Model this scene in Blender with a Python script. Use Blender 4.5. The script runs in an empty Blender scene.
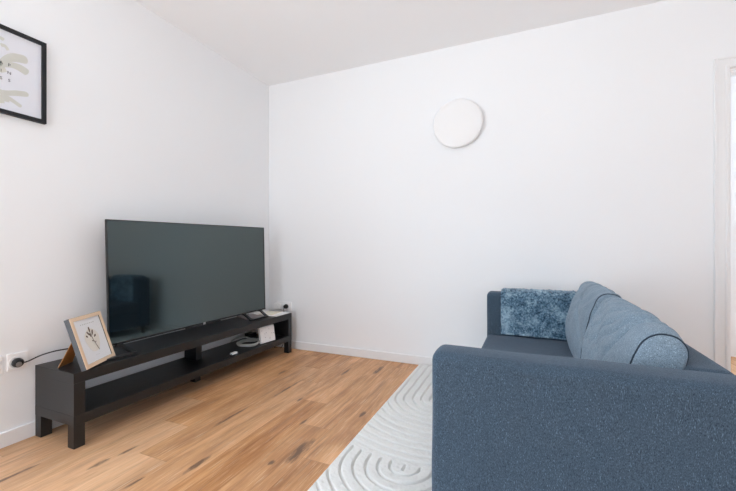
import bpy, bmesh, math, random
from mathutils import Vector, Matrix, noise
import numpy as np
random.seed(4)
C = bpy.context.scene.collection
PI = math.pi
V = Vector

# ---------------------------------------------------------------- materials
class NT:
    def __init__(s, name):
        s.m = bpy.data.materials.new(name); s.m.use_nodes = True
        s.t = s.m.node_tree; s.b = s.t.nodes['Principled BSDF']
    def n(s, typ, **kw):
        nd = s.t.nodes.new(typ)
        for k, v in kw.items():
            if k.startswith('i_'):
                key = k[2:]
                nd.inputs[int(key) if key.isdigit() else key.replace('_', ' ')].default_value = v
            else: setattr(nd, k, v)
        return nd
    def l(s, a, b): s.t.links.new(a, b)
    def math(s, op, a, b=None, c=None):
        nd = s.n('ShaderNodeMath', operation=op)
        for i, v in enumerate((a, b, c)):
            if v is None: continue
            if isinstance(v, (int, float)): nd.inputs[i].default_value = v
            else: s.l(v, nd.inputs[i])
        return nd.outputs[0]
    def mix(s, f, a, b, mode='MIX'):
        nd = s.n('ShaderNodeMix', data_type='RGBA', blend_type=mode)
        for i, v in ((0, f), (6, a), (7, b)):
            if isinstance(v, (int, float)): nd.inputs[i].default_value = v
            elif isinstance(v, tuple): nd.inputs[i].default_value = (*v, 1) if len(v) == 3 else v
            else: s.l(v, nd.inputs[i])
        return nd.outputs[2]
    def ramp(s, f, stops):
        nd = s.n('ShaderNodeValToRGB')
        el = nd.color_ramp.elements
        while len(el) < len(stops): el.new(0.5)
        for e, (p, c) in zip(el, stops):
            e.position = p; e.color = (*c, 1) if len(c) == 3 else c
        s.l(f, nd.inputs[0]); return nd.outputs[0]
    def noise(s, vec, scale, detail=2, rough=.5, dist=0.0):
        nd = s.n('ShaderNodeTexNoise'); nd.inputs['Scale'].default_value = scale
        nd.inputs['Detail'].default_value = detail; nd.inputs['Roughness'].default_value = rough
        nd.inputs['Distortion'].default_value = dist
        if vec is not None: s.l(vec, nd.inputs['Vector'])
        return nd.outputs[0]
    def pos(s): return s.n('ShaderNodeNewGeometry').outputs['Position']
    def objc(s): return s.n('ShaderNodeTexCoord').outputs['Object']
    def scale(s, vec, sc):
        nd = s.n('ShaderNodeVectorMath', operation='MULTIPLY'); nd.inputs[1].default_value = sc
        s.l(vec, nd.inputs[0]); return nd.outputs[0]
    def bump(s, h, strength, dist):
        nd = s.n('ShaderNodeBump'); nd.inputs['Strength'].default_value = strength
        nd.inputs['Distance'].default_value = dist; s.l(h, nd.inputs['Height'])
        s.l(nd.outputs[0], s.b.inputs['Normal']); return nd
    def set(s, col=None, rough=None, spec=None, metal=None, **kw):
        if col is not None: s.b.inputs['Base Color'].default_value = (*col, 1)
        if rough is not None: s.b.inputs['Roughness'].default_value = rough
        if spec is not None: s.b.inputs['Specular IOR Level'].default_value = spec
        if metal is not None: s.b.inputs['Metallic'].default_value = metal
        return s

def plain(name, col, rough=.5, spec=.5, metal=0.0, var=.04, sc=40):
    t = NT(name).set(col, rough, spec, metal)
    f = t.noise(t.objc(), sc, 3)
    a = tuple(c*(1-var) for c in col); b = tuple(min(1, c*(1+var)) for c in col)
    t.l(t.mix(f, a, b), t.b.inputs['Base Color'])
    return t.m

def wall_paint(name, col):
    t = NT(name).set(col, .75, .3)
    f = t.noise(t.pos(), 160, 3)
    t.bump(f, .04, .002)
    t.l(t.mix(t.noise(t.pos(), 1.3, 2), tuple(c*.99 for c in col), col), t.b.inputs['Base Color'])
    return t.m

M = {}
M['wall'] = wall_paint('wall_paint', (.885, .897, .91))
M['ceil'] = wall_paint('ceiling_paint', (.94, .95, .96))
M['trim'] = plain('white_trim_paint', (.86, .865, .87), .35, .5, var=.01)
M['plastic'] = plain('white_plastic', (.92, .92, .92), .35, .5, var=.01)
M['diffuser'] = plain('opal_diffuser', (.875, .875, .875), .4, .4, var=.005)
M['blackbrown'] = plain('black_brown_foil', (.0105, .0108, .0118), .38, .5, var=.12, sc=60)
M['tvplastic'] = plain('black_tv_plastic', (.012, .012, .013), .35, .5, var=.1)
M['foot'] = plain('satin_black_foot', (.016, .016, .017), .28, .6, var=.1)
M['black'] = plain('matt_black', (.012, .012, .013), .5, .4, var=.1)
M['artframe'] = plain('black_stained_wood', (.013, .014, .017), .5, .35, var=.25, sc=90)
M['paper'] = plain('art_paper', (.74, .75, .80), .25, .5, var=.01)
M['leafpaint'] = plain('sage_beige_ink', (.60, .60, .55), .3, .4, var=.04)
M['ink'] = plain('dark_grey_ink', (.10, .10, .11), .5, .3)
M['greyside'] = plain('dark_grey_frame_edge', (.075, .08, .09), .5, .4, var=.1)
M['lightwood'] = plain('pale_wood_frame', (.80, .60, .42), .5, .4, var=.08, sc=70)
M['mat_board'] = plain('white_mat_board', (.82, .83, .85), .4, .4, var=.01)
M['printcream'] = plain('cream_print', (.78, .74, .67), .5, .3, var=.02)
M['sprig'] = plain('brown_ink', (.11, .065, .04), .5, .3, var=.2)
M['mdf'] = plain('brown_fibreboard', (.46, .21, .065), .6, .3, var=.15, sc=120)
M['document'] = plain('white_document_paper', (.90, .89, .87), .6, .3, var=.01)
M['cream'] = plain('cream_booklet_cover', (.86, .81, .69), .5, .3, var=.06, sc=18)
M['taupe'] = plain('taupe_cover', (.26, .215, .215), .45, .4, var=.1)
M['greycord'] = plain('light_grey_cord', (.52, .53, .50), .5, .4, var=.04)
M['logo'] = plain('silver_mark', (.7, .7, .7), .4, .5, metal=.1)
M['dots'] = plain('grey_print', (.35, .35, .36), .5, .3)
M['metal'] = plain('dull_metal', (.45, .45, .45), .3, .5, metal=.9)
M['whiteframe'] = plain('white_window_frame', (.8, .8, .8), .35, .5, var=.01)

def glass_mat():
    t = NT('window_glass'); nt = t.t
    tr = t.n('ShaderNodeBsdfTransparent'); gl = t.n('ShaderNodeBsdfGlossy', i_Roughness=.02)
    fr = t.n('ShaderNodeFresnel', i_IOR=1.45); mx = t.n('ShaderNodeMixShader')
    t.l(t.math('MULTIPLY', fr.outputs[0], t.math('SUBTRACT', 1.0, t.n('ShaderNodeNewGeometry').outputs['Backfacing'])), mx.inputs[0]); t.l(tr.outputs[0], mx.inputs[1]); t.l(gl.outputs[0], mx.inputs[2])
    t.l(mx.outputs[0], nt.nodes['Material Output'].inputs['Surface'])
    return t.m
M['glass'] = glass_mat()

def screen_mat():
    t = NT('tv_screen_panel').set((.004, .006, .007), .045, .5)
    t.b.inputs['IOR'].default_value = 2.0
    t.b.inputs['Specular Tint'].default_value = (.82, 1.0, 1.0, 1)
    return t.m
M['screen'] = screen_mat()

def fabric(name, lo, hi, bump=.35, streak=True, fq=1.0):
    t = NT(name).set(hi, .92, .15)
    o = t.pos()
    a = t.noise(t.scale(o, (1, 1, .35) if streak else (1, 1, 1)), 700*fq, 3, .7)
    b = t.noise(o, 190*fq, 4, .7)
    c = t.noise(o, 6, 2)
    f = t.math('ADD', t.math('MULTIPLY', a, .75), t.math('MULTIPLY', b, .25))
    f2 = t.ramp(f, [(.33, (0, 0, 0)), (.68, (1, 1, 1))])
    col = t.mix(f2, lo, hi)
    fl = t.ramp(t.noise(t.scale(o, (1, 1, .22) if streak else (1, 1, .6)), 620*fq, 2, .6), [(.60, (0, 0, 0)), (.70, (1, 1, 1))])
    col = t.mix(t.math('MULTIPLY', fl, .60), col, tuple(min(1, c*1.9) for c in hi))
    col = t.mix(t.math('MULTIPLY', c, .12), col, lo)
    t.l(col, t.b.inputs['Base Color'])
    t.b.inputs['Sheen Weight'].default_value = .18
    t.b.inputs['Sheen Roughness'].default_value = .5
    t.b.inputs['Sheen Tint'].default_value = (.75, .85, 1, 1)
    t.bump(f, bump, .003)
    return t.m
M['sofa'] = fabric('heather_blue_grey_weave', (.010, .020, .034), (.098, .147, .200))
M['cushion'] = fabric('lit_blue_grey_weave', (.080, .122, .162), (.32, .41, .49), .3, False, .7)  # sofa weave repeated lighter, the light on the cushions put into its colour
M['piping'] = plain('dark_blue_piping', (.035, .05, .07), .9, .1, var=.2, sc=200)
M['sofaleg'] = plain('dark_wood_leg', (.03, .02, .015), .4, .4, var=.2)

def throw_mat():
    t = NT('chenille_throw').set((.1, .2, .3), .95, .1)
    o = t.pos()
    big = t.noise(o, 15, 4, .65); sm = t.noise(o, 110, 3, .7)
    vo = t.n('ShaderNodeTexVoronoi', i_Scale=75.0); t.l(o, vo.inputs['Vector'])
    f = t.math('ADD', t.math('MULTIPLY', sm, .75), t.math('MULTIPLY', t.math('SUBTRACT', big, .5), .9))
    f = t.math('SUBTRACT', f, t.math('MULTIPLY', vo.outputs['Distance'], .25))
    col = t.ramp(f, [(.02, (.02, .05, .085)), (.20, (.10, .19, .27)), (.46, (.36, .50, .60))])
    t.l(col, t.b.inputs['Base Color'])
    t.b.inputs['Sheen Weight'].default_value = .4
    t.bump(sm, .6, .004)
    return t.m
M['throw'] = throw_mat()

def rug_mat():
    t = NT('cream_carved_pile').set((.7, .7, .68), .95, .1)
    o = t.pos()
    f = t.noise(o, 380, 3, .7); g = t.noise(o, 45, 3, .6)
    col = t.mix(f, (.74, .75, .73), (.93, .935, .915))
    col = t.mix(t.math('MULTIPLY', g, .35), col, (.80, .80, .78))
    t.l(col, t.b.inputs['Base Color'])
    t.bump(t.math('ADD', f, t.math('MULTIPLY', g, .6)), .5, .004)
    return t.m
M['rug'] = rug_mat()

def floor_mat():
    t = NT('oak_laminate_planks').set((.5, .3, .17), .42, .42)
    p = t.pos()
    sx = t.n('ShaderNodeSeparateXYZ'); t.l(p, sx.inputs[0]); x, y = sx.outputs[0], sx.outputs[1]
    u = t.math('DIVIDE', t.math('ADD', x, 1.643), .18)
    col = t.math('FLOOR', u); fu = t.math('FRACT', u)
    w = t.math('DIVIDE', t.math('ADD', t.math('SUBTRACT', y, 1.135), t.math('MULTIPLY', col, .271)), 1.35)
    row = t.math('FLOOR', w); fw = t.math('FRACT', w)
    idv = t.n('ShaderNodeCombineXYZ'); t.l(col, idv.inputs[0]); t.l(row, idv.inputs[1])
    wn = t.n('ShaderNodeTexWhiteNoise', noise_dimensions='2D'); t.l(idv.outputs[0], wn.inputs['Vector'])
    rnd = wn.outputs['Value']
    wn2 = t.n('ShaderNodeTexWhiteNoise', noise_dimensions='3D'); sh = t.n('ShaderNodeVectorMath', operation='ADD'); sh.inputs[1].default_value = (7.3, 2.1, 5.5)
    t.l(idv.outputs[0], sh.inputs[0]); t.l(sh.outputs[0], wn2.inputs['Vector'])
    def gv(ax, ay):
        c = t.n('ShaderNodeCombineXYZ')
        t.l(t.math('MULTIPLY', x, ax), c.inputs[0]); t.l(t.math('MULTIPLY', y, ay), c.inputs[1])
        t.l(t.math('MULTIPLY', rnd, 23.0), c.inputs[2]); return c.outputs[0]
    g1 = t.noise(gv(6.5, .8), 1.0, 8, .62, 1.7)
    g2 = t.noise(gv(60, 2.6), 1.0, 4, .65, .4)
    g3 = t.noise(gv(240, 7.0), 1.0, 2, .6)
    f = t.math('ADD', t.math('MULTIPLY', g1, .70), t.math('MULTIPLY', g2, .30))
    base = t.ramp(f, [(.30, (.23, .085, .028)), (.42, (.48, .210, .078)), (.54, (.68, .345, .148)), (.70, (.85, .50, .265))])
    # per plank tone, and the limed pale pores
    base = t.mix(t.math('MULTIPLY', rnd, .28), base, (.84, .58, .37))
    pale = t.math('MULTIPLY', t.math('LESS_THAN', row, -.5), t.math('LESS_THAN', col, .5))       # a run of limed pale boards
    base = t.mix(t.math('MULTIPLY', pale, .26), base, (.90, .66, .46))
    tone = t.math('ADD', t.math('MULTIPLY', wn2.outputs['Value'], .14), .80)
    blot = t.noise(gv(4.5, 1.3), 1.0, 4, .6, .6)
    tone = t.math('MULTIPLY', tone, t.math('ADD', t.math('MULTIPLY', blot, .75), .66))
    tc3 = t.n('ShaderNodeCombineXYZ')
    for q in range(3): t.l(t.math('POWER', tone, (1.0, 1.25, 1.60)[q]), tc3.inputs[q])
    base = t.mix(1.0, base, tc3.outputs[0], 'MULTIPLY')
    pores = t.ramp(g3, [(.58, (0, 0, 0)), (.70, (1, 1, 1))])
    base = t.mix(t.math('MULTIPLY', pores, .38), base, (.90, .74, .56))
    dp = t.ramp(g3, [(.30, (1, 1, 1)), (.44, (0, 0, 0))])
    base = t.mix(t.math('MULTIPLY', dp, .28), base, (.24, .125, .065))
    dk = t.ramp(t.noise(gv(17, .7), 1.0, 6, .72, 2.0), [(.56, (0, 0, 0)), (.72, (1, 1, 1))])
    base = t.mix(t.math('MULTIPLY', dk, .6), base, (.20, .11, .065))
    # knots and cracks lying along the grain
    kn = [(-1.318, 1.18, .013, .075), (-1.026, 1.315, .013, .02), (-.962, 1.45, .026, .10), (-1.518, 1.60, .009, .13),
          (-1.29, 1.936, .010, .03), (-1.106, 1.690, .010, .035), (-1.724, 1.014, .013, .045), (-1.712, 1.125, .009, .045),
          (-1.967, .816, .010, .10), (-.843, 1.899, .012, .035), (-1.034, 2.64, .020, .09), (-1.452, .984, .008, .04),
          (-1.70, 2.30, .010, .06), (-1.47, 2.05, .009, .16), (-1.25, 2.52, .010, .09)]
    nz = t.noise(gv(46, 9), 1.0, 5, .75)
    tot = None
    for kx, ky, rx, ry in kn:
        dx = t.math('DIVIDE', t.math('SUBTRACT', x, kx), rx); dy = t.math('DIVIDE', t.math('SUBTRACT', y, ky), ry)
        d = t.math('ADD', t.math('MULTIPLY', dx, dx), t.math('MULTIPLY', dy, dy))
        d = t.math('ADD', d, t.math('MULTIPLY', t.math('SUBTRACT', nz, .5), 5.5))
        k = t.n('ShaderNodeMapRange', clamp=True); t.l(d, k.inputs[0])
        for i, v in ((1, .15), (2, 1.5), (3, 1.0), (4, 0.0)): k.inputs[i].default_value = v
        tot = k.outputs[0] if tot is None else t.math('MAXIMUM', tot, k.outputs[0])
    base = t.mix(t.math('MULTIPLY', tot, .80), base, (.085, .052, .040))
    # tight joints
    ju = t.math('MAXIMUM', t.math('LESS_THAN', fu, .010), t.math('LESS_THAN', fw, .0016))
    base = t.mix(t.math('MULTIPLY', ju, .38), base, (.16, .09, .05))
    t.l(base, t.b.inputs['Base Color'])
    ht = t.math('SUBTRACT', t.math('MULTIPLY', g3, .35), ju)
    t.bump(ht, .12, .0015)
    return t.m
M['floor'] = floor_mat()

# ---------------------------------------------------------------- mesh helpers
def add_box(bm, x0, x1, y0, y1, z0, z1, bev=0.0, seg=2):
    r = bmesh.ops.create_cube(bm, size=1)
    for v in r['verts']:
        v.co = V((x0 + (v.co.x+.5)*(x1-x0), y0 + (v.co.y+.5)*(y1-y0), z0 + (v.co.z+.5)*(z1-z0)))
    if bev > 0:
        es = list({e for v in r['verts'] for e in v.link_edges})
        bmesh.ops.bevel(bm, geom=es, offset=bev, segments=seg, profile=.5, affect='EDGES', clamp_overlap=True)
    return bm
def box(*a, **k): return add_box(bmesh.new(), *a, **k)

def smooth_path(pts, n=8):
    pts = [V(p) for p in pts]; out = []
    for i in range(len(pts)-1):
        p0 = pts[max(0, i-1)]; p1 = pts[i]; p2 = pts[i+1]; p3 = pts[min(len(pts)-1, i+2)]
        for k in range(n):
            s = k/n
            out.append(.5*((2*p1) + (p2-p0)*s + (2*p0-5*p1+4*p2-p3)*s*s + (3*p1-p0-3*p2+p3)*s**3))
    out.append(pts[-1]); return out

def add_tube(bm, pts, r, seg=10, closed=False, rfun=None):
    pts = [V(p) for p in pts]; n = len(pts); rings = []; up = V((0, 0, 1)); prev = None
    for i, p in enumerate(pts):
        a = pts[(i-1) % n] if (closed or i > 0) else p
        b = pts[(i+1) % n] if (closed or i < n-1) else p
        t = (b-a).normalized()
        s = t.cross(up if prev is None else prev)
        if prev is None:
            if s.length < 1e-3: s = t.cross(V((1, 0, 0)))
            s.normalize(); nrm = s.cross(t).normalized()
        else:
            nrm = (prev - t*prev.dot(t)).normalized(); s = t.cross(nrm).normalized()
        prev = nrm
        rr = r if rfun is None else rfun(i/(n-1))
        rings.append([bm.verts.new(p + (nrm*math.cos(2*PI*k/seg) + s*math.sin(2*PI*k/seg))*rr) for k in range(seg)])
    for i in range(n if closed else n-1):
        A, B = rings[i], rings[(i+1) % n]
        for k in range(seg): bm.faces.new((A[k], A[(k+1) % seg], B[(k+1) % seg], B[k]))
    if not closed:
        bm.faces.new(rings[0][::-1]); bm.faces.new(rings[-1])
    return bm

def add_lathe(bm, prof, seg=64, mat=Matrix.Identity(4)):
    rings = []
    for r, z in prof:
        if r < 1e-6: rings.append([bm.verts.new(mat @ V((0, 0, z)))])
        else: rings.append([bm.verts.new(mat @ V((r*math.cos(2*PI*k/seg), r*math.sin(2*PI*k/seg), z))) for k in range(seg)])
    for A, B in zip(rings, rings[1:]):
        if len(A) == 1 and len(B) == 1: continue
        for k in range(seg):
            k2 = (k+1) % seg
            if len(A) == 1: bm.faces.new((A[0], B[k2], B[k]))
            elif len(B) == 1: bm.faces.new((A[k], A[k2], B[0]))
            else: bm.faces.new((A[k], A[k2], B[k2], B[k]))
    return bm

def add_prism(bm, pts, d):
    """pts: coplanar loop, extruded by vector d"""
    d = V(d); a = [bm.verts.new(V(p)) for p in pts]; b = [bm.verts.new(V(p)+d) for p in pts]
    n = len(pts); bm.faces.new(a[::-1]); bm.faces.new(b)
    for i in range(n): bm.faces.new((a[i], a[(i+1) % n], b[(i+1) % n], b[i]))
    return bm

def obj(name, bm, mat, parent=None, local=False, smooth=True, label=None, ang=40):
    """link one bmesh as ONE object; world coordinates unless local"""
    bmesh.ops.recalc_face_normals(bm, faces=bm.faces[:])
    me = bpy.data.meshes.new(name); bm.to_mesh(me); bm.free()
    return obj_me(name, me, mat, parent, local, smooth, label, ang)
def wmat(o):
    m = Matrix.LocRotScale(o.location, o.rotation_euler, None)
    return wmat(o.parent) @ m if o.parent else m
def obj_me(name, me, mat, parent=None, local=False, smooth=True, label=None, ang=40):
    o = bpy.data.objects.new(name, me); C.objects.link(o); me.materials.append(mat)
    if parent is not None:
        o.parent = parent
        if not local: me.transform(wmat(parent).inverted())
    if smooth:
        for p in me.polygons: p.use_smooth = True
        try: me.set_sharp_from_angle(angle=math.radians(ang))
        except Exception: pass
        if len(me.polygons) < 6000:
            wn = o.modifiers.new('even_shading', 'WEIGHTED_NORMAL'); wn.keep_sharp = True; wn.weight = 60
    if label: o['label'] = label
    return o
def recenter(o):
    """origin of a single-mesh thing to its base centre"""
    me = o.data
    co = np.empty(len(me.vertices)*3); me.vertices.foreach_get('co', co); co = co.reshape(-1, 3)
    c = V(((co[:, 0].min()+co[:, 0].max())/2, (co[:, 1].min()+co[:, 1].max())/2, co[:, 2].min()))
    me.transform(Matrix.Translation(-c)); o.location = o.location + c; return o
def tag(o, label, cat, group=None):
    o['label'] = label; o['category'] = cat
    if group: o['group'] = group
    return o
def thing(name, label, cat, loc, rot=(0, 0, 0), group=None):
    o = bpy.data.objects.new(name, None); o.empty_display_size = .05; C.objects.link(o)
    o.location = loc; o.rotation_euler = rot
    return tag(o, label, cat, group)
def struct(name, bm, mat, smooth=False):
    o = obj(name, bm, mat, smooth=smooth); o['kind'] = 'structure'; return o
def grid_me(name, P):
    """P: (nu, nv, 3) array -> quad grid mesh"""
    nu, nv = P.shape[:2]; me = bpy.data.meshes.new(name)
    idx = np.arange(nu*nv).reshape(nu, nv)
    f = np.stack([idx[:-1, :-1], idx[1:, :-1], idx[1:, 1:], idx[:-1, 1:]], -1).reshape(-1, 4)
    me.from_pydata(P.reshape(-1, 3).tolist(), [], f.tolist()); me.update(); return me
def text_bm(s, size, mat4, depth=.0006):
    cu = bpy.data.curves.new('tmp_text', 'FONT'); cu.body = s; cu.size = size; cu.extrude = depth
    cu.align_x = 'CENTER'; cu.align_y = 'CENTER'; cu.resolution_u = 3
    o = bpy.data.objects.new('tmp_text', cu); C.objects.link(o)
    dg = bpy.context.evaluated_depsgraph_get(); me = bpy.data.meshes.new_from_object(o.evaluated_get(dg))
    bm = bmesh.new(); bm.from_mesh(me); bm.transform(mat4)
    bpy.data.objects.remove(o); bpy.data.curves.remove(cu); bpy.data.meshes.remove(me)
    return bm

# ---------------------------------------------------------------- the room
XL, XR, YB, YF, ZC = -2.295, 2.45, 2.9, -1.75, 2.553
HX0, HX1, HY1 = .55, 3.4, 4.19
struct('floor', box(XL-.1, HX1+.1, YF-.1, HY1+.1, -.08, 0), M['floor'])
struct('ceiling', box(XL-.1, HX1+.1, YF-.1, HY1+.1, ZC, ZC+.08), M['ceil'])
LY0, LY1, LZ0, LZ1 = -1.60, .50, .04, 2.42
bm = box(XL-.1, XL, LY1, YB+.1, 0, ZC); add_box(bm, XL-.1, XL, YF-.1, LY0, 0, ZC)
add_box(bm, XL-.1, XL, LY0, LY1, 0, LZ0); add_box(bm, XL-.1, XL, LY0, LY1, LZ1, ZC)
struct('wall_left', bm, M['wall'])
DX0, DX1, DZ = 1.161, 1.98, 2.052
bm = box(XL, DX0, YB, YB+.1, 0, ZC); add_box(bm, DX1, XR+.1, YB, YB+.1, 0, ZC); add_box(bm, DX0, DX1, YB, YB+.1, DZ, ZC)
struct('wall_back', bm, M['wall'])
EY0, EY1, EZ0, EZ1 = -1.35, -.45, .70, 2.10
bm = box(XR, XR+.1, EY1, YB, 0, ZC); add_box(bm, XR, XR+.1, YF-.1, EY0, 0, ZC)
add_box(bm, XR, XR+.1, EY0, EY1, 0, EZ0); add_box(bm, XR, XR+.1, EY0, EY1, EZ1, ZC)
struct('wall_right', bm, M['wall'])
WX0, WX1, WZ0, WZ1 = -2.10, -.85, .04, 2.40
bm = box(XL, WX0, YF-.1, YF, 0, ZC); add_box(bm, WX1, XR, YF-.1, YF, 0, ZC)
add_box(bm, WX0, WX1, YF-.1, YF, 0, WZ0); add_box(bm, WX0, WX1, YF-.1, YF, WZ1, ZC)
struct('wall_front', bm, M['wall'])
def window(n, axis, a0, a1, z0, z1, c):
    bm = bmesh.new(); w = .06; mids = [a0 + (a1-a0)*k/3 for k in range(4)] if a1-a0 > 2 else [a0, a1]
    def bx(p0, p1, q0, q1, t=.03):
        if axis == 'y': add_box(bm, p0, p1, c-t, c+t, q0, q1, .004)
        else: add_box(bm, c-t, c+t, p0, p1, q0, q1, .004)
    bx(a0, a1, z0, z0+w); bx(a0, a1, z1-w, z1)
    for i, m in enumerate(mids):
        p = a0 if i == 0 else (m-w if i == len(mids)-1 else m-w/2)
        bx(p, p+w, z0+w, z1-w)
    o = struct('window_%d' % n, bm, M['whiteframe'])
    g = bmesh.new()
    if axis == 'y': add_box(g, a0+.01, a1-.01, c-.004, c+.004, z0+.01, z1-.01)
    else: add_box(g, c-.004, c+.004, a0+.01, a1-.01, z0+.01, z1-.01)
    gl = obj('pane', g, M['glass'], o, smooth=False)
    li = bpy.data.lights.new('window_portal_light', 'AREA'); li.shape = 'RECTANGLE'; li.size = a1-a0; li.size_y = z1-z0
    li.cycles.is_portal = True
    lo = bpy.data.objects.new('window_portal_light', li); C.objects.link(lo)
    return lo
lo = window(1, 'x', LY0, LY1, LZ0, LZ1, XL-.05); lo.location = (XL-.11, (LY0+LY1)/2, (LZ0+LZ1)/2); lo.rotation_euler = (0, -PI/2, 0)
lo = window(3, 'y', WX0, WX1, WZ0, WZ1, YF-.05); lo.location = ((WX0+WX1)/2, YF-.11, (WZ0+WZ1)/2); lo.rotation_euler = (-PI/2, 0, PI)
lo = window(4, 'x', EY0, EY1, EZ0, EZ1, XR+.05); lo.location = (XR+.11, (EY0+EY1)/2, (EZ0+EZ1)/2); lo.rotation_euler = (0, PI/2, 0)  # unseen window, added to brighten the left wall near the floor
# passage behind the doorway
struct('wall_hall_back', box(HX0, HX1+.1, HY1, HY1+.1, 0, ZC), M['wall'])
struct('wall_hall_left', box(HX0-.1, HX0, YB+.1, HY1+.1, 0, ZC), M['wall'])
bm = box(HX1, HX1+.1, YB, 3.15, 0, ZC); add_box(bm, HX1, HX1+.1, 4.05, HY1, 0, ZC)
add_box(bm, HX1, HX1+.1, 3.15, 4.05, 0, .2); add_box(bm, HX1, HX1+.1, 3.15, 4.05, 2.45, ZC)
struct('wall_hall_right', bm, M['wall'])
struct('wall_hall_front', box(XR+.1, HX1+.1, YB, YB+.1, 0, ZC), M['wall'])
lo = window(2, 'x', 3.15, 4.05, .2, 2.45, HX1+.05); lo.location = (HX1+.11, 3.6, 1.325); lo.rotation_euler = (0, PI/2, 0)  # unseen window, added to light up the passage
# door casing, in steps
bm = box(DX0-.070, DX0, YB-.014, YB, 0, DZ+.07, .002)
add_box(bm, DX0-.018, DX0, YB-.022, YB-.012, 0, DZ+.018, .003)
add_box(bm, DX0-.070, DX0-.056, YB-.020, YB-.012, 0, DZ+.07, .003)
add_box(bm, DX0-.001, DX1+.07, YB-.014, YB, DZ, DZ+.07, .002)
add_box(bm, DX0-.001, DX1+.02, YB-.022, YB-.012, DZ, DZ+.018, .003)
add_box(bm, DX0-.056, DX1+.07, YB-.020, YB-.012, DZ+.056, DZ+.07, .003)
add_box(bm, DX1, DX1+.07, YB-.014, YB, 0, DZ, .002)
struct('trim_1', bm, M['trim'])
bm = box(DX0, DX0+.012, YB, YB+.1, 0, DZ); add_box(bm, DX1-.012, DX1, YB, YB+.1, 0, DZ); add_box(bm, DX0+.012, DX1-.012, YB, YB+.1, DZ-.012, DZ)
struct('trim_2', bm, M['trim'])
BH, BT = .072, .013
struct('baseboard_left', box(XL, XL+BT, LY1, YB, 0, BH, .003), M['trim'])
struct('baseboard_back', box(XL+BT, DX0-.07, YB-BT, YB, 0, BH, .003), M['trim'])
struct('baseboard_right', box(XR-BT, XR, YF, YB-BT, 0, BH, .003), M['trim'])
struct('baseboard_front', box(XL+BT, XR-BT, YF, YF+BT, 0, BH, .003), M['trim'])

# ---------------------------------------------------------------- TV bench
SX0, SX1, SY0, SY1, SH = -2.280, -1.953, 1.031, 2.793, .36
t = thing('tv_bench', 'long low black-brown television bench with open shelf along the left wall', 'tv bench', ((SX0+SX1)/2, (SY0+SY1)/2, 0))
B = M['blackbrown']; T = .05; Z0, Z1 = .108, .156
obj('bench_top', box(SX0, SX1, SY0, SY1, SH-T, SH, .0015), B, t)
obj('shelf', box(SX0, SX1, SY0, SY1, Z0, Z1, .0015), B, t)
for y in (SY0, SY1-T):
    obj('side_panel', box(SX0, SX1, y+.0006, y+T-.0006, Z1, SH-T, .001), B, t)
    for x in (SX0, SX1-T): obj('leg', box(x+.0006, x+T-.0006, y+.0006, y+T-.0006, 0, Z0, .0015), B, t)
ym = (SY0+SY1)/2
obj('centre_support', box(-2.245, -2.13, ym-.025, ym+.025, Z1, SH-T, .001), B, t)
obj('leg', box(-2.19, -2.14, ym-.025, ym+.025, 0, Z0, .0015), B, t)

# ---------------------------------------------------------------- television
yaw = .042; W, H, TH = 1.290, .722, .014
tv = thing('television', 'large flat black television switched off on the low black bench', 'television', (-2.15, 1.308, SH), (math.radians(.35), 0, 0))
tv.rotation_euler = (0, 0, -yaw)
zb = .037; e = .0025
# local: x out of the screen, y along the width
def tilt(bm):
    bm.transform(Matrix.Translation((0, 0, zb)) @ Matrix.Rotation(-.009, 4, 'Y') @ Matrix.Rotation(.0145, 4, 'X') @ Matrix.Translation((0, 0, -zb))); return bm
bm = box(-TH, -.002, 0, W, zb, zb+H, .003); add_box(bm, -TH-.035, -TH+.001, .16, W-.16, zb+.03, zb+.42, .012)
obj('housing', tilt(bm), M['tvplastic'], tv, local=True)
obj('screen', tilt(box(-.004, 0, .006, W-.006, zb+.012, zb+H-.006)), M['screen'], tv, local=True, smooth=False, label='dark glossy blank screen')
bm = box(-.004, .003, 0, W, zb, zb+.0115, .001); add_box(bm, -.004, .003, 0, W, zb+H-.0055, zb+H, .001)
add_box(bm, -.004, .003, 0, .0055, zb+.0115, zb+H-.0055, .001); add_box(bm, -.004, .003, W-.0055, W, zb+.0115, zb+H-.0055, .001)
obj('bezel', tilt(bm), M['tvplastic'], tv, local=True)
bm = box(-.012, .002, W/2-.15, W/2+.15, zb-.007, zb+.002, .003)
obj('sensor_bar', tilt(bm), M['tvplastic'], tv, local=True)
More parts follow.
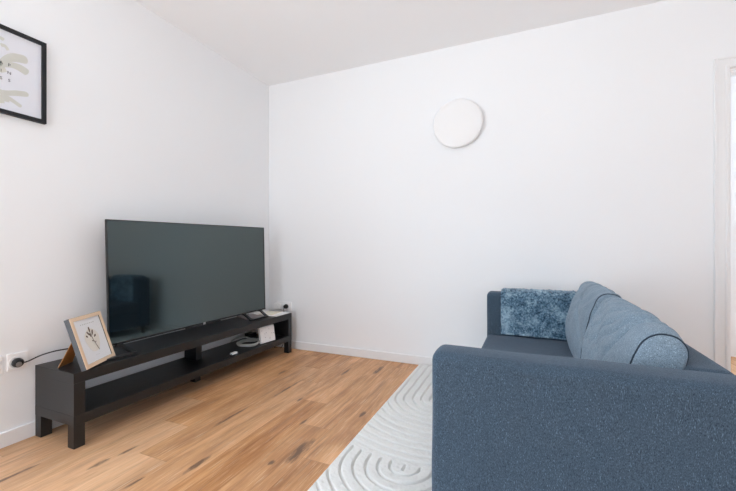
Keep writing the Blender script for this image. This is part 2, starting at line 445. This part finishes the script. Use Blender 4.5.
# small pale maker's mark in the middle of the lower edge: a rounded tile with two strokes
bm = box(.002, .0042, W/2-.009, W/2+.009, zb-.004, zb+.0115, .001)
mk = obj('maker_mark', tilt(bm), M['logo'], tv, local=True, label='tiny pale maker mark')
bm = bmesh.new()
for q in (-.005, -.0015, .002): add_box(bm, .0042, .0046, W/2+q-.0006, W/2+q+.0006, zb, zb+.0075)
add_box(bm, .0042, .0046, W/2-.005, W/2+.002, zb+.0065, zb+.0078); add_box(bm, .0042, .0046, W/2+.0048, W/2+.0062, zb, zb+.0078)
obj('mark_strokes', tilt(bm), M['dots'], mk, local=True)
ri = wmat(tv).inverted()
for ya, yb, tx in ((1.175, 1.362, -2.008), (2.345, 2.535, -2.03)):
    # a sled foot: two arms sloping down from the set, joined by a front bar
    bm = bmesh.new()
    for yy in (ya, yb):
        p0 = ri @ V((-2.13, yy, 0)); p1 = ri @ V((tx, yy, 0)); r = .011
        z0 = zb + .004 + .0145*p0.y
        a = [V((-.010, p0.y-r, z0-.006)), V((-.010, p0.y+r, z0-.006)), V((-.010, p0.y+r, z0+.008)), V((-.010, p0.y-r, z0+.008))]
        b = [V((p1.x, p1.y-r, .001)), V((p1.x, p1.y+r, .001)), V((p1.x, p1.y+r, .014)), V((p1.x, p1.y-r, .014))]
        va = [bm.verts.new(q) for q in a]; vb = [bm.verts.new(q) for q in b]
        bm.faces.new(va[::-1]); bm.faces.new(vb)
        for i in range(4): bm.faces.new((va[i], va[(i+1) % 4], vb[(i+1) % 4], vb[i]))
        add_box(bm, -.026, -.004, p0.y-r, p0.y+r, z0-.012, z0+.016, .002)
    pa = ri @ V((tx, ya, 0)); pb = ri @ V((tx, yb, 0))
    add_box(bm, min(pa.x, pb.x)-.014, max(pa.x, pb.x)+.004, pa.y-.011, pb.y+.011, .0008, .0135, .002)
    obj('foot', bm, M['foot'], tv, local=True, smooth=False)

# ---------------------------------------------------------------- standing photo frame on the bench
BL = V((-1.926, 1.073, SH)); BR = V((-2.041, 1.280, SH)); ex = (BR-BL).normalized(); nn = V((ex.y, -ex.x, 0))
PW, PH, PT = .2365, .260, .026; al = math.radians(18)
pf = thing('photo_frame', 'small pale wood standing picture frame with botanical print on the bench', 'picture frame', BL)
uz = V((0, 0, 1))*math.cos(al) - nn*math.sin(al); fn = nn*math.cos(al) + V((0, 0, 1))*math.sin(al)
M4 = Matrix(((ex.x, fn.x, uz.x, 0), (ex.y, fn.y, uz.y, 0), (ex.z, fn.z, uz.z, 0), (0, 0, 0, 1)))   # local x across, y out, z up
lift = PT*math.sin(al)
M4.translation = V((0, 0, lift+.0005)) - fn*0
def pfo(name, bm, m, parent=pf, label=None):
    bm.transform(M4); return obj(name, bm, m, parent, local=True, label=label)
fw = .020
bm = bmesh.new()
for a in ((0, PW, 0, fw), (0, PW, PH-fw, PH), (0, fw, fw, PH-fw), (PW-fw, PW, fw, PH-fw)): add_box(bm, a[0], a[1], -PT, -.003, a[2], a[3], .0008)
pfo('frame_edge', bm, M['greyside'], label='dark grey outer edge')
bm = bmesh.new()
for a in ((.001, PW-.001, .001, fw), (.001, PW-.001, PH-fw, PH-.001), (.001, fw, fw, PH-fw), (PW-fw, PW-.001, fw, PH-fw)): add_box(bm, a[0], a[1], -.003, 0, a[2], a[3], .0006)
pfo('frame_face', bm, M['lightwood'], label='pale wood front moulding')
pfo('backing_board', box(fw-.004, PW-fw+.004, -PT+.003, -PT+.006, fw-.004, PH-fw+.004), M['mdf'])
pr = pfo('print', box(fw, PW-fw, -.010, -.006, fw, PH-fw), M['mat_board'])
cx, cz = PW/2-.002, PH/2
bm = bmesh.new()
add_prism(bm, [V((cx+.052*math.cos(a)*(1+.08*math.sin(3*a)), -.0060, cz-.004+.060*math.sin(a))) for a in [2*PI*k/40 for k in range(40)]], (0, .0004, 0))
pfo('beige_blot', bm, M['printcream'], pr, 'round cream blot behind the sprig')
bm = bmesh.new()
add_tube(bm, smooth_path([(cx+.024, -.0052, cz-.062), (cx+.012, -.0052, cz-.03), (cx+.002, -.0052, cz+.002), (cx-.004, -.0052, cz+.045)], 5), .0011, 6)
def leaf(bm, x, z, L, wd, a):
    pts = []
    for k in range(14):
        th = 2*PI*k/14; p = V((.75*wd*math.sin(th)*(1-.25*math.cos(th)), 0, L*.5*(1-math.cos(th))))
        pts.append(V((x + p.x*math.cos(a) + p.z*math.sin(a), -.0055, z - p.x*math.sin(a) + p.z*math.cos(a))))
    add_prism(bm, pts, (0, .0007, 0))
for x, z, L, wd, a in ((-.003, .036, .030, .0065, .0), (-.012, .022, .026, .006, -.55), (.006, .020, .030, .006, .45), (-.028, .016, .014, .006, -.8), (.017, .008, .018, .006, .9), (-.006, .012, .022, .005, -.2), (.002, -.012, .010, .004, -.9), (.010, -.022, .012, .003, .9)):
    leaf(bm, cx+x, cz+z, L, wd, a)
pfo('sprig', bm, M['sprig'], pr, 'brown drawn flower sprig')
bm = bmesh.new()
bm.free(); bm = bmesh.new()
for k in range(8): add_box(bm, cx-.052+k*.0135, cx-.046+k*.0135+(k % 3)*.001, -.0061, -.0056, cz+.082, cz+.087)
pfo('caption', bm, M['greycord'], pr)
bm = bmesh.new()
for k in range(5): add_box(bm, cx-.012+k*.006, cx-.009+k*.006, -.0061, -.0056, cz-.083, cz-.081)
pfo('caption', bm, M['greycord'], pr)
# easel leg
top_c = M4 @ V((PW/2, -PT-.001, PH*.80))
fl = V((-2.19, 1.135, .362)) - V(pf.location) ; off = ex*.046
flm = (M4 @ V((PW/2, -PT, 0))) - nn*.150; flm.z = .0015
a0, a1 = top_c - ex*.022, top_c + ex*.022; b0, b1 = flm - ex*.050, flm + ex*.050
bm = bmesh.new(); add_prism(bm, [a0, a1, b1, b0], (-nn.x*.003, -nn.y*.003, 0))
obj('easel_leg', bm, M['mdf'], pf, local=True, smooth=False, label='brown fibreboard prop')

# ---------------------------------------------------------------- things lying on the bench
o = obj('document', box(-2.262, -1.962, 2.580, 2.788, SH+.0005, SH+.0035, .0008), M['document']); recenter(o)
tag(o, 'white paper sheet lying flat on the right end of the bench', 'document')
o = obj('booklet', box(-.065, .065, -.085, .085, 0, .006, .001), M['cream']); o.location = (-2.105, 2.680, SH+.0036); o.rotation_euler = (0, 0, .12)
tag(o, 'cream booklet lying on the white paper sheet beside the television', 'booklet')
o = obj('notebook', box(-.092, .092, -.075, .075, 0, .009, .002), M['taupe']); o.location = (-2.115, 2.452, SH+.0036); o.rotation_euler = (0, 0, -.42)
o.location = (-2.160, 2.472, SH+.0005)
tag(o, 'small flat taupe notebook between the prongs of the right television foot', 'notebook')
# router standing on the shelf
bm = bmesh.new()
rt = thing('wifi_router', 'white upright router box on the bench shelf at its right end', 'router', (-1.985, 2.492, Z1+.0005), (0, 0, -.14))
bm = box(-.014, .014, -.080, .080, .0005, .137, .006, 3); bm.transform(Matrix.Rotation(-.17, 4, 'Y') @ Matrix.Translation((0, 0, .003)))
obj('casing', bm, M['plastic'], rt, local=True)
rnd = random.Random(3)
for k in range(9):
    y, z = rnd.uniform(-.065, .065), rnd.uniform(.02, .12); bm = box(.0139, .0146, y-.003, y+.003, z-.0025, z+.0025)
    bm.transform(Matrix.Rotation(-.17, 4, 'Y') @ Matrix.Translation((0, 0, .003))); obj('printed_mark', bm, M['dots'], rt, local=True, smooth=False)
# coil of pale cord
pts = []
for k in range(3*28):
    a = 2*PI*k/28; r = 1 + .10*math.sin(k*.9) + (k//28)*.06
    pts.append((-2.075 + .075*r*math.sin(a), 2.372 + .092*r*math.cos(a), Z1 + .0125 + .007*(k//28) + .003*math.sin(a*2)))
pts += [(-2.12, 2.43, Z1+.034), (-2.17, 2.41, Z1+.05), (-2.235, 2.385, Z1+.035), (-2.262, 2.36, Z1+.010)]
o = recenter(obj('coiled_cord', add_tube(bmesh.new(), smooth_path(pts, 2), .0062, 8), M['greycord']))
tag(o, 'pale grey coiled cord lying beside the white router on the shelf', 'cord')
o = recenter(obj('power_adapter', box(-2.272, -2.205, 2.530, 2.615, Z1+.0005, Z1+.042, .006, 3), M['black']))
tag(o, 'black power adapter block behind the pale grey cord coil', 'adapter')
pc = thing('charging_lead', 'short black lead with white plug end near the middle of the shelf', 'cord', (-1.985, 2.10, Z1))
obj('lead', add_tube(bmesh.new(), smooth_path([(-1.995, 2.085, Z1+.005), (-1.985, 2.04, Z1+.004), (-1.972, 1.98, Z1+.004), (-1.966, 2.03, Z1+.004), (-1.972, 2.10, Z1+.0045)], 6), .004, 8), M['black'], pc)
obj('plug_end', box(-2.012, -1.985, 2.086, 2.140, Z1, Z1+.016, .004, 3), M['plastic'], pc, label='white plug end')

# ---------------------------------------------------------------- sockets
def lathe_x(prof, at, seg=40): return add_lathe(bmesh.new(), prof, seg, Matrix.Translation(at) @ Matrix.Rotation(PI/2, 4, 'Y'))
sk = thing('wall_socket', 'white square wall socket with black plug left of the bench', 'socket', (XL, .966, .357))
bm = box(XL, XL+.009, .925, 1.007, .357, .440, .003, 3); obj('plate', bm, M['plastic'], sk)
obj('socket_ring', lathe_x([(.0, .0095), (.024, .0095), (.026, .0115), (.030, .0115), (.031, .009)], (XL, .960, .394)), M['plastic'], sk)
sk2 = thing('wall_socket', 'white square wall plate at the left edge, beside the socket in use', 'socket', (XL, .87, .357))
obj('plate', box(XL, XL+.009, .829, .911, .352, .436, .003, 3), M['plastic'], sk2)
obj('insert', box(XL+.008, XL+.0105, .842, .898, .365, .423, .002, 2), M['plastic'], sk2)
pl = thing('power_cable', 'black power cable plugged into the left socket, running behind the picture frame', 'cable', (XL+.0125, .960, .394))
obj('plug', lathe_x([(0, .0115), (.021, .0115), (.0225, .016), (.0215, .030), (.016, .038), (0, .039)], (XL, .960, .394)), M['black'], pl, label='black round plug')
obj('plug_face', lathe_x([(0, .0392), (.010, .0392), (.012, .0386), (0, .0385)], (XL, .957, .389)), M['metal'], pl, label='shiny grip disc')
obj('cord', add_tube(bmesh.new(), smooth_path([(XL+.026, .976, .390), (XL+.028, .998, .392), (XL+.028, 1.047, .406), (XL+.024, 1.098, .411), (XL+.022, 1.143, .410), (XL+.022, 1.20, .404), (XL+.024, 1.27, .385), (XL+.026, 1.33, .3665), (XL+.05, 1.45, .3645)], 6), .0032, 8), M['black'], pl)
sk3 = thing('wall_socket', 'white double wall socket on the back wall behind the right end of the bench', 'socket', (-2.11, YB, .355))
obj('plate', box(-2.200, -2.024, YB-.009, YB, .355, .441, .003, 3), M['plastic'], sk3)
for x in (-2.157, -2.070):
    obj('socket_ring', add_lathe(bmesh.new(), [(0, .0095), (.024, .0095), (.026, .0115), (.030, .0115), (.031, .009)], 40, Matrix.Translation((x, YB, .398)) @ Matrix.Rotation(PI/2, 4, 'X')), M['plastic'], sk3)
o = recenter(obj('charger', box(-2.190, -2.125, YB-.060, YB-.012, .372, .430, .007, 3), M['plastic']))
tag(o, 'white cube charger in the double socket behind the bench', 'charger')
bp = thing('power_plug', 'small black plug in the double socket beside the white charger', 'plug', (-2.070, YB-.012, .398))
obj('plug_body', add_lathe(bmesh.new(), [(0, .012), (.021, .012), (.022, .022), (.018, .040), (.010, .050), (0, .051)], 32, Matrix.Translation((-2.078, YB, .398)) @ Matrix.Rotation(PI/2, 4, 'X')), M['black'], bp)
obj('cord', add_tube(bmesh.new(), smooth_path([(-2.078, YB-.049, .396), (-2.078, YB-.056, .37), (-2.080, YB-.035, .28), (-2.09, YB-.03, .12), (-2.12, YB-.035, .006), (-2.2, YB-.05, .004)], 6), .003, 8), M['black'], bp)

# ---------------------------------------------------------------- framed art on the left wall
AY0, AY1, AZ0, AZ1, AX = .735, 1.077, 1.600, 2.019, XL+.022
art = thing('framed_print', 'black framed leaf print with lettering hanging high on the left wall', 'picture', (XL, (AY0+AY1)/2, AZ0))
w = .019; bm = bmesh.new()
for a in ((AY0, AY1, AZ0, AZ0+w), (AY0, AY1, AZ1-w, AZ1), (AY0, AY0+w, AZ0+w, AZ1-w), (AY1-w, AY1, AZ0+w, AZ1-w)): add_box(bm, XL, AX, a[0], a[1], a[2], a[3], .001)
obj('frame', bm, M['artframe'], art)
px = XL+.012
sheet = obj('print', box(XL+.003, px, AY0+w-.002, AY1-w+.002, AZ0+w-.002, AZ1-w+.002), M['paper'], art, smooth=False)
def stroke(pts, r0, r1):
    """a flat brush stroke along pts (y,z), with a round blunt end"""
    p = smooth_path([(0, a, b) for a, b in pts], 8); n = len(p); L = []; R = []
    for i, q in enumerate(p):
        d = (p[min(n-1, i+1)] - p[max(0, i-1)]).normalized(); s = i/(n-1)
        wd = (r0 + (r1-r0)*min(1, s*1.5)); wd *= math.sqrt(max(0.02, 1-max(0, (s-.86)/.14)**2))
        nrm = V((0, -d.z, d.y)); L.append(q+nrm*wd); R.append(q-nrm*wd)
    return L + R[::-1]
yc = (AY0+AY1)/2
SV = [([(.898, 1.828), (.925, 1.868), (.955, 1.888), (1.003, 1.898)], .012, .020), ([(.905, 1.828), (.94, 1.845), (.975, 1.845), (1.004, 1.832)], .008, .018),
      ([(.88, 1.700), (.92, 1.702), (.96, 1.716), (1.006, 1.728)], .010, .013), ([(.90, 1.690), (.93, 1.680), (.955, 1.668), (.978, 1.655)], .010, .009),
      ([(.885, 1.94), (.895, 1.955), (.905, 1.955), (.912, 1.952)], .006, .008)]
for k, (pts, r0, r1) in enumerate(SV):
    for mir in (0, 1):
        bm = bmesh.new()
        pp = [((2*yc-a) if mir else a, b - (.03 if mir else 0)) for a, b in pts]
        lp = [V((px+.0001+.00005*k, q.y, q.z)) for q in stroke(pp, r0, r1)]
        add_prism(bm, lp, (.0003, 0, 0)); obj('leaf_stroke', bm, M['leafpaint'], sheet, smooth=False)
for row, z in (('HAP', 1.840), ('PIN', 1.802), ('ESS', 1.766)):
    for k, ch in enumerate(row):
        m4 = Matrix.Translation((px+.001, .872+.0295*k, z)) @ Matrix(((0, 0, 1, 0), (1, 0, 0, 0), (0, 1, 0, 0), (0, 0, 0, 1)))
        obj('letter', text_bm(ch, .0205, m4, .0003), M['ink'], sheet, smooth=False)

# ---------------------------------------------------------------- round wall lamp
lx, lz, R0 = -.462, 1.928, .190
wl = thing('wall_lamp', 'round white disc lamp mounted high on the back wall', 'wall lamp', (lx, YB, lz))
RX = Matrix.Translation((lx, YB, lz)) @ Matrix.Rotation(PI/2, 4, 'X')
obj('base_plate', add_lathe(bmesh.new(), [(0, 0), (R0-.03, 0), (R0-.03, .022), (0, .022)], 96, RX), M['plastic'], wl)
obj('diffuser', add_lathe(bmesh.new(), [(0, .018), (R0-.012, .018), (R0-.003, .020), (R0, .026), (R0, .034), (R0-.003, .041), (R0-.012, .046), (R0-.05, .050), (R0-.11, .0525), (0, .0535)], 96, RX), M['diffuser'], wl, ang=60)

# ---------------------------------------------------------------- rug
RX0, RX1, RY0, RY1 = -.768, .86, .45, 2.862
xs = np.concatenate([np.linspace(RX0, -.16, 330, endpoint=False), np.linspace(-.16, RX1, 90)])
ys = np.concatenate([np.linspace(RY0, 1.02, 60, endpoint=False), np.linspace(1.02, RY1, 860)])
gx, gy = np.meshgrid(xs, ys, indexing='ij')
cxs = [-.463, .917]
best = np.full(gx.shape, np.nan)
def pattern(x, y):
    d_out = np.full(x.shape, -1.0)
    for cy in (2.232, 1.492, .752):           # rows from the far end: each U lies over the next
        for c in cxs:
            dx = x-c; dy = np.minimum(y-cy, 0)
            r = np.hypot(dx, dy); ins = (r < .69) & (d_out < 0)
            d_out = np.where(ins, r, d_out)
    return np.where(d_out < 0, .69, d_out)
wob = np.array([noise.noise(V((a*9, b*9, 0))) for a, b in zip(gx.ravel(), gy.ravel())]).reshape(gx.shape)
r0 = pattern(gx, gy); r = r0 + wob*.004
ph = (r/.0525 + .77) % 1.0
gd = np.minimum(ph, 1-ph)*.0525                       
core = r0 < .036; gd = np.where(core, np.hypot(np.abs(gx+.463), np.maximum(np.abs(gy-1.470)-.03, 0)), gd)
ru = np.hypot(gx+.463, gy-2.232); near = (gy < 2.0) & (ru > .694) & (ru < .725); gd = np.where(near, .02, gd)
gd = np.minimum(gd, np.where(gy < 2.2, np.abs(ru-.691), 1))
lip = np.clip((np.minimum.reduce([gx-RX0, RX1-gx, gy-RY0, RY1-gy])-.004)/.006, 0, 1)
z = .0195 - .0165*lip*np.exp(-(gd/.0043)**2) + .0006*(1-((ph-.5)*2)**2)
fz = np.array([noise.noise(V((a*70, b*70, 3))) for a, b in zip(gx.ravel(), gy.ravel())]).reshape(gx.shape)
z += fz*.0018
ed = np.minimum.reduce([gx-RX0, RX1-gx, gy-RY0, RY1-gy]); z *= np.clip(.35 + ed/.012, 0, 1)**.5
z[0, :] = z[-1, :] = 0.0005; z[:, 0] = z[:, -1] = 0.0005
me = grid_me('rug', np.stack([gx, gy, z], -1))
o = obj_me('rug', me, M['rug'], ang=80); recenter(o)
tag(o, 'cream rug with carved concentric arches under the blue sofa', 'rug')

# ---------------------------------------------------------------- sofa
FX, BX = -.244, .488
NY0, NY1, FY0, FY1, AH, BI = 1.035, 1.165, 2.58, 2.712, .655, .372
RZ = .020
sofa = thing('sofa', 'blue-grey fabric two-seat sofa standing on the rug facing the television', 'sofa', ((FX+BX)/2, (NY0+FY1)/2, RZ))
def soft_box(x0, x1, y0, y1, z0, z1, bev, crown=0.0, amp=.0025, seed=0, cuts=14):
    bm = box(x0, x1, y0, y1, z0, z1, bev, seg=5)
    bmesh.ops.subdivide_edges(bm, edges=[e for e in bm.edges if e.calc_length() > .06], cuts=cuts, use_grid_fill=True)
    for v in bm.verts:
        c = v.co; fy = 1-((c.y-(y0+y1)/2)/((y1-y0)/2))**2; fx = 1-((c.x-(x0+x1)/2)/((x1-x0)/2))**2
        d = amp*noise.noise(c*5 + V((seed, 0, 0)))
        if c.z > z1-bev*1.01: c.z += crown*max(0, fy) 
        c.y += d; c.x += d*.6; c.z += d*.8 if c.z > (z0+z1)/2 else 0
    return bm
obj('armrest', soft_box(FX, BX, NY0, NY1, .10, AH-.006, .024, .008, .003, 1), M['sofa'], sofa)
obj('armrest', soft_box(FX, BX, FY0, FY1, .10, AH-.006, .024, .008, .003, 5), M['sofa'], sofa)
obj('backrest', soft_box(BI, BX, NY1-.001, FY0+.001, .10, AH-.004, .026, .004, .002, 9), M['sofa'], sofa)
obj('seat_base', soft_box(FX+.012, BI+.002, NY1-.002, FY0+.002, .10, .262, .012, 0, .001, 2, 6), M['sofa'], sofa)
sc_ = obj('seat_cushion', soft_box(FX+.004, BI-.002, NY1+.003, FY0-.003, .262, .376, .022, .004, .003, 7, 16), M['sofa'], sofa)
for x in (FX+.05, BX-.06):
    for y in (NY0+.06, FY1-.06):
        obj('leg', add_lathe(bmesh.new(), [(0, 0), (.016, 0), (.024, .09), (0, .09)], 20, Matrix.Translation((x, y, RZ-.002))), M['sofaleg'], sofa)

# loose back cushions: a section swept along y, swollen in the middle
SEC = [(.262, .380), (.243, .405), (.250, .470), (.266, .560), (.280, .630), (.294, .690), (.310, .732), (.336, .750), (.365, .748), (.386, .733), (.396, .705), (.392, .668), (.372, .625), (.366, .520), (.364, .410), (.345, .380)]
def section():
    p = [V((x, 0, z)) for x, z in SEC]; n = len(p); out = []
    for i in range(n):
        p0, p1, p2, p3 = p[i-1], p[i], p[(i+1) % n], p[(i+2) % n]
        for k in range(10):
            s = k/10; out.append(.5*((2*p1) + (p2-p0)*s + (2*p0-5*p1+4*p2-p3)*s*s + (3*p1-p0-3*p2+p3)*s**3))
    return out
def cushion_pts(y0, y1, dz, dxf, seed, crease, drop):
    S = section(); cen = sum(S, V())/len(S); n = 170; P = []
    yc, hw = (y0+y1)/2, (y1-y0)/2
    ts = [-1 + 2*(.5-.5*math.cos(PI*k/n)) for k in range(n+1)]
    for k, b in enumerate(ts):
        ab = abs(b); sc = max(.02, (1-ab**34))**(1/3.2) if ab < 1 else .02
        ring = []
        for s in S:
            d = s-cen; q = cen + d*sc
            front = max(0, min(1, (.345-s.x)/.06)); mid = math.sin(PI*max(0, min(1, (s.z-.37)/.385)))**.8
            lo_ = max(0, (-b-.35)/.65)**1.5; near_ = max(0, (-b-.6)/.4)
            q = q + V((-.056*front*mid*(1-abs(b)**2.6)+dxf-.014*near_*front, 0, (dz - drop*lo_ - .006*max(0, b)**4)*max(0, (s.z-.5)/.25)))
            q.y = yc + b*hw
            out = V((d.x, 0, d.z)).normalized()
            w = crease(q, b, s)*min(1, (1-ab)*8)
            w += .0035*noise.noise(q*9 + V((seed, 0, 0))) + .0026*noise.noise(q*26 + V((seed, 3, 0)))
            ring.append(q + out*w)
        P.append(ring)
    return P
def cushion(label, y0, y1, dz, dxf, seed, crease, drop):
    P = cushion_pts(y0, y1, dz, dxf, seed, crease, drop)
    t = thing('back_cushion', label, 'cushion', (.28, (y0+y1)/2, .381), group='loose sofa cushions')
    bm = bmesh.new(); R = [[bm.verts.new(p) for p in ring] for ring in P]; m = len(R[0])
    for A, B_ in zip(R, R[1:]):
        for k in range(m): bm.faces.new((A[k], A[(k+1) % m], B_[(k+1) % m], B_[k]))
    bm.faces.new(R[0]); bm.faces.new(R[-1][::-1])
    bmesh.ops.translate(bm, verts=bm.verts, vec=(0, 0, .004))
    cov = obj('cover', bm, M['cushion'], t, ang=75)
    for target in (-.945, .975):
        k = min(range(len(P)), key=lambda i: abs((-1 + 2*(.5-.5*math.cos(PI*i/170)))-target))
        ring = P[k]; c = sum(ring, V())/len(ring)
        if target > 0: ring = [p for p in ring if p.z > .70]        # this seam shows only along the top
        obj('piping', add_tube(bmesh.new(), [p + (p-c).normalized()*.0003 + V((0, 0, .004)) for p in ring], .0024, 6, closed=target < 0), M['piping'], t, label='dark corded seam')
    return t
def cr_near(q, b, s):
    # creases fanning from the top far corner down along the front towards the near end
    dy = (q.y-1.86); dz_ = (q.z-.79); a = math.atan2(-dz_, -dy+.02); r = math.hypot(dy, dz_)
    w = .0052*math.sin(a*26 + 3*noise.noise(q*4))*math.exp(-((r-.30)/.22)**2)
    a2 = (q.y-1.40)*.9 + (q.z-.70)*1.2
    w += -.014*math.exp(-(a2/.018)**2)*(1 if q.x < .36 else .4)*max(0, min(1, (q.z-.55)/.1))
    for y_, sl, A, wd in ((1.262, .55, .012, .010), (1.305, .80, .020, .012), (1.365, 1.05, .017, .013), (1.44, 1.25, .013, .014), (1.53, 1.4, .008, .014), (1.64, 1.5, .010, .016)):
        g = q.y - (y_ + sl*max(0, .40-q.x)) - .010*noise.noise(q*14 + V((y_*30, 0, 0)))
        w -= 1.35*A*math.exp(-(g/wd)**2)*max(0, min(1, (q.z-.58)/.08))*max(0, min(1, (.40-q.x)/.03))
    return w
def cr_far(q, b, s):
    a2 = (q.y-2.12) - (q.z-.66)*1.5
    w = -.012*math.exp(-(a2/.024)**2)
    w += .0035*math.sin((q.z*1.0+q.y*.55)*75 + 3*noise.noise(q*5))*math.exp(-((q.z-.70)/.06)**2)
    w += .003*math.sin((q.z*1.0-q.y*.4)*70 + 4*noise.noise(q*5))*math.exp(-((q.z-.50)/.07)**2)
    return w
cushion('blue-grey back cushion nearest the camera, creased, behind the near sofa arm', 1.178, 1.872, -.003, 0.0, 2, cr_near, .022)
cushion('blue-grey back cushion at the far end of the sofa beside the throw', 1.878, 2.545, .008, .0, 8, cr_far, .006)

# throw over the far arm
prof = [(FY0-.013, .384), (FY0-.012, .45), (FY0-.011, .55), (FY0-.011, .615), (FY0-.006, .648), (FY0+.012, .667), (FY0+.066, .674), (FY1-.012, .667), (FY1+.006, .648), (FY1+.011, .615), (FY1+.011, .52), (FY1+.012, .43)]
pp = smooth_path([(0, a, b) for a, b in prof], 22)
nu, nv = 130, len(pp); x0, x1 = -.152, .30
P = np.zeros((nu, nv, 3))
for j, p in enumerate(pp):
    a = pp[max(0, j-1)]; b = pp[min(nv-1, j+1)]; d = (b-a).normalized(); nrm = V((0, -d.z, d.y))
    for i in range(nu):
        s = i/(nu-1); x = x0 + (x1-x0)*s
        q = V((x + .004*noise.noise(V((0, j*.12, 1))), p.y, p.z))
        k = (abs(noise.noise(q*95))*.012 + .004*noise.noise(q*32) + .002*math.sin(x*210)*math.sin(j*.42))
        if j < 10: k += .010*math.exp(-((j-3)/3)**2)*(1+noise.noise(q*40))
        edge = min(1, min(s, 1-s)*30)
        q = q + nrm*(k*edge + .0025)*1.0
        if j == 0: q.z += .004*noise.noise(V((x*30, 0, 0))) + .002
        P[i, j] = q
me = grid_me('throw_blanket', P)
o = obj_me('throw_blanket', me, M['throw'], ang=180); recenter(o)
md = o.modifiers.new('thickness', 'SOLIDIFY'); md.thickness = .007; md.offset = 1 if False else -1
tag(o, 'fluffy mottled blue throw draped over the far sofa arm', 'throw')

RT = Matrix.Translation((FX, NY0, 0)) @ Matrix.Rotation(-math.radians(.85), 4, 'Z') @ Matrix.Translation((-FX, -NY0, 0))
for o in list(C.objects):
    if o.parent is None and o.name.split('.')[0] in ('sofa', 'back_cushion', 'throw_blanket'):
        o.location = RT @ o.location; o.rotation_euler = (0, 0, -math.radians(.85))

# ---------------------------------------------------------------- light
wd = bpy.data.worlds.new('daylight'); bpy.context.scene.world = wd; wd.use_nodes = True
nt = wd.node_tree; bg = nt.nodes['Background']
# overcast sky above, brighter glow added below the horizon to lift the ceiling
tc = nt.nodes.new('ShaderNodeTexCoord'); sp = nt.nodes.new('ShaderNodeSeparateXYZ'); nt.links.new(tc.outputs['Generated'], sp.inputs[0])
rp = nt.nodes.new('ShaderNodeValToRGB'); mr = nt.nodes.new('ShaderNodeMapRange')
mr.inputs[1].default_value = -.12; mr.inputs[2].default_value = .12; nt.links.new(sp.outputs[2], mr.inputs[0]); nt.links.new(mr.outputs[0], rp.inputs[0])
rp.color_ramp.elements[0].color = (1.13, 1.235, 1.32, 1); rp.color_ramp.elements[1].color = (.63, .725, .835, 1)
nt.links.new(rp.outputs[0], bg.inputs[0]); bg.inputs[1].default_value = 9.0

# ---------------------------------------------------------------- camera
cam = bpy.data.cameras.new('camera'); co = bpy.data.objects.new('camera', cam); C.objects.link(co)
co.location = (0, 0, .955); co.rotation_euler = (PI/2, 0, math.radians(23.05))
cam.sensor_width = 36; cam.lens = 36*361.85/736; cam.shift_y = 2.73/736; cam.clip_start = .02
sc = bpy.context.scene; sc.camera = co
sc.view_settings.view_transform = 'Standard'; sc.view_settings.look = 'None'
sc.view_settings.gamma = 1; sc.view_settings.use_curve_mapping = False
sc.view_settings.exposure = -0.83
sc.cycles.max_bounces = 14; sc.cycles.diffuse_bounces = 10; sc.cycles.glossy_bounces = 6; sc.cycles.transparent_max_bounces = 8
sc.cycles.use_denoising = True
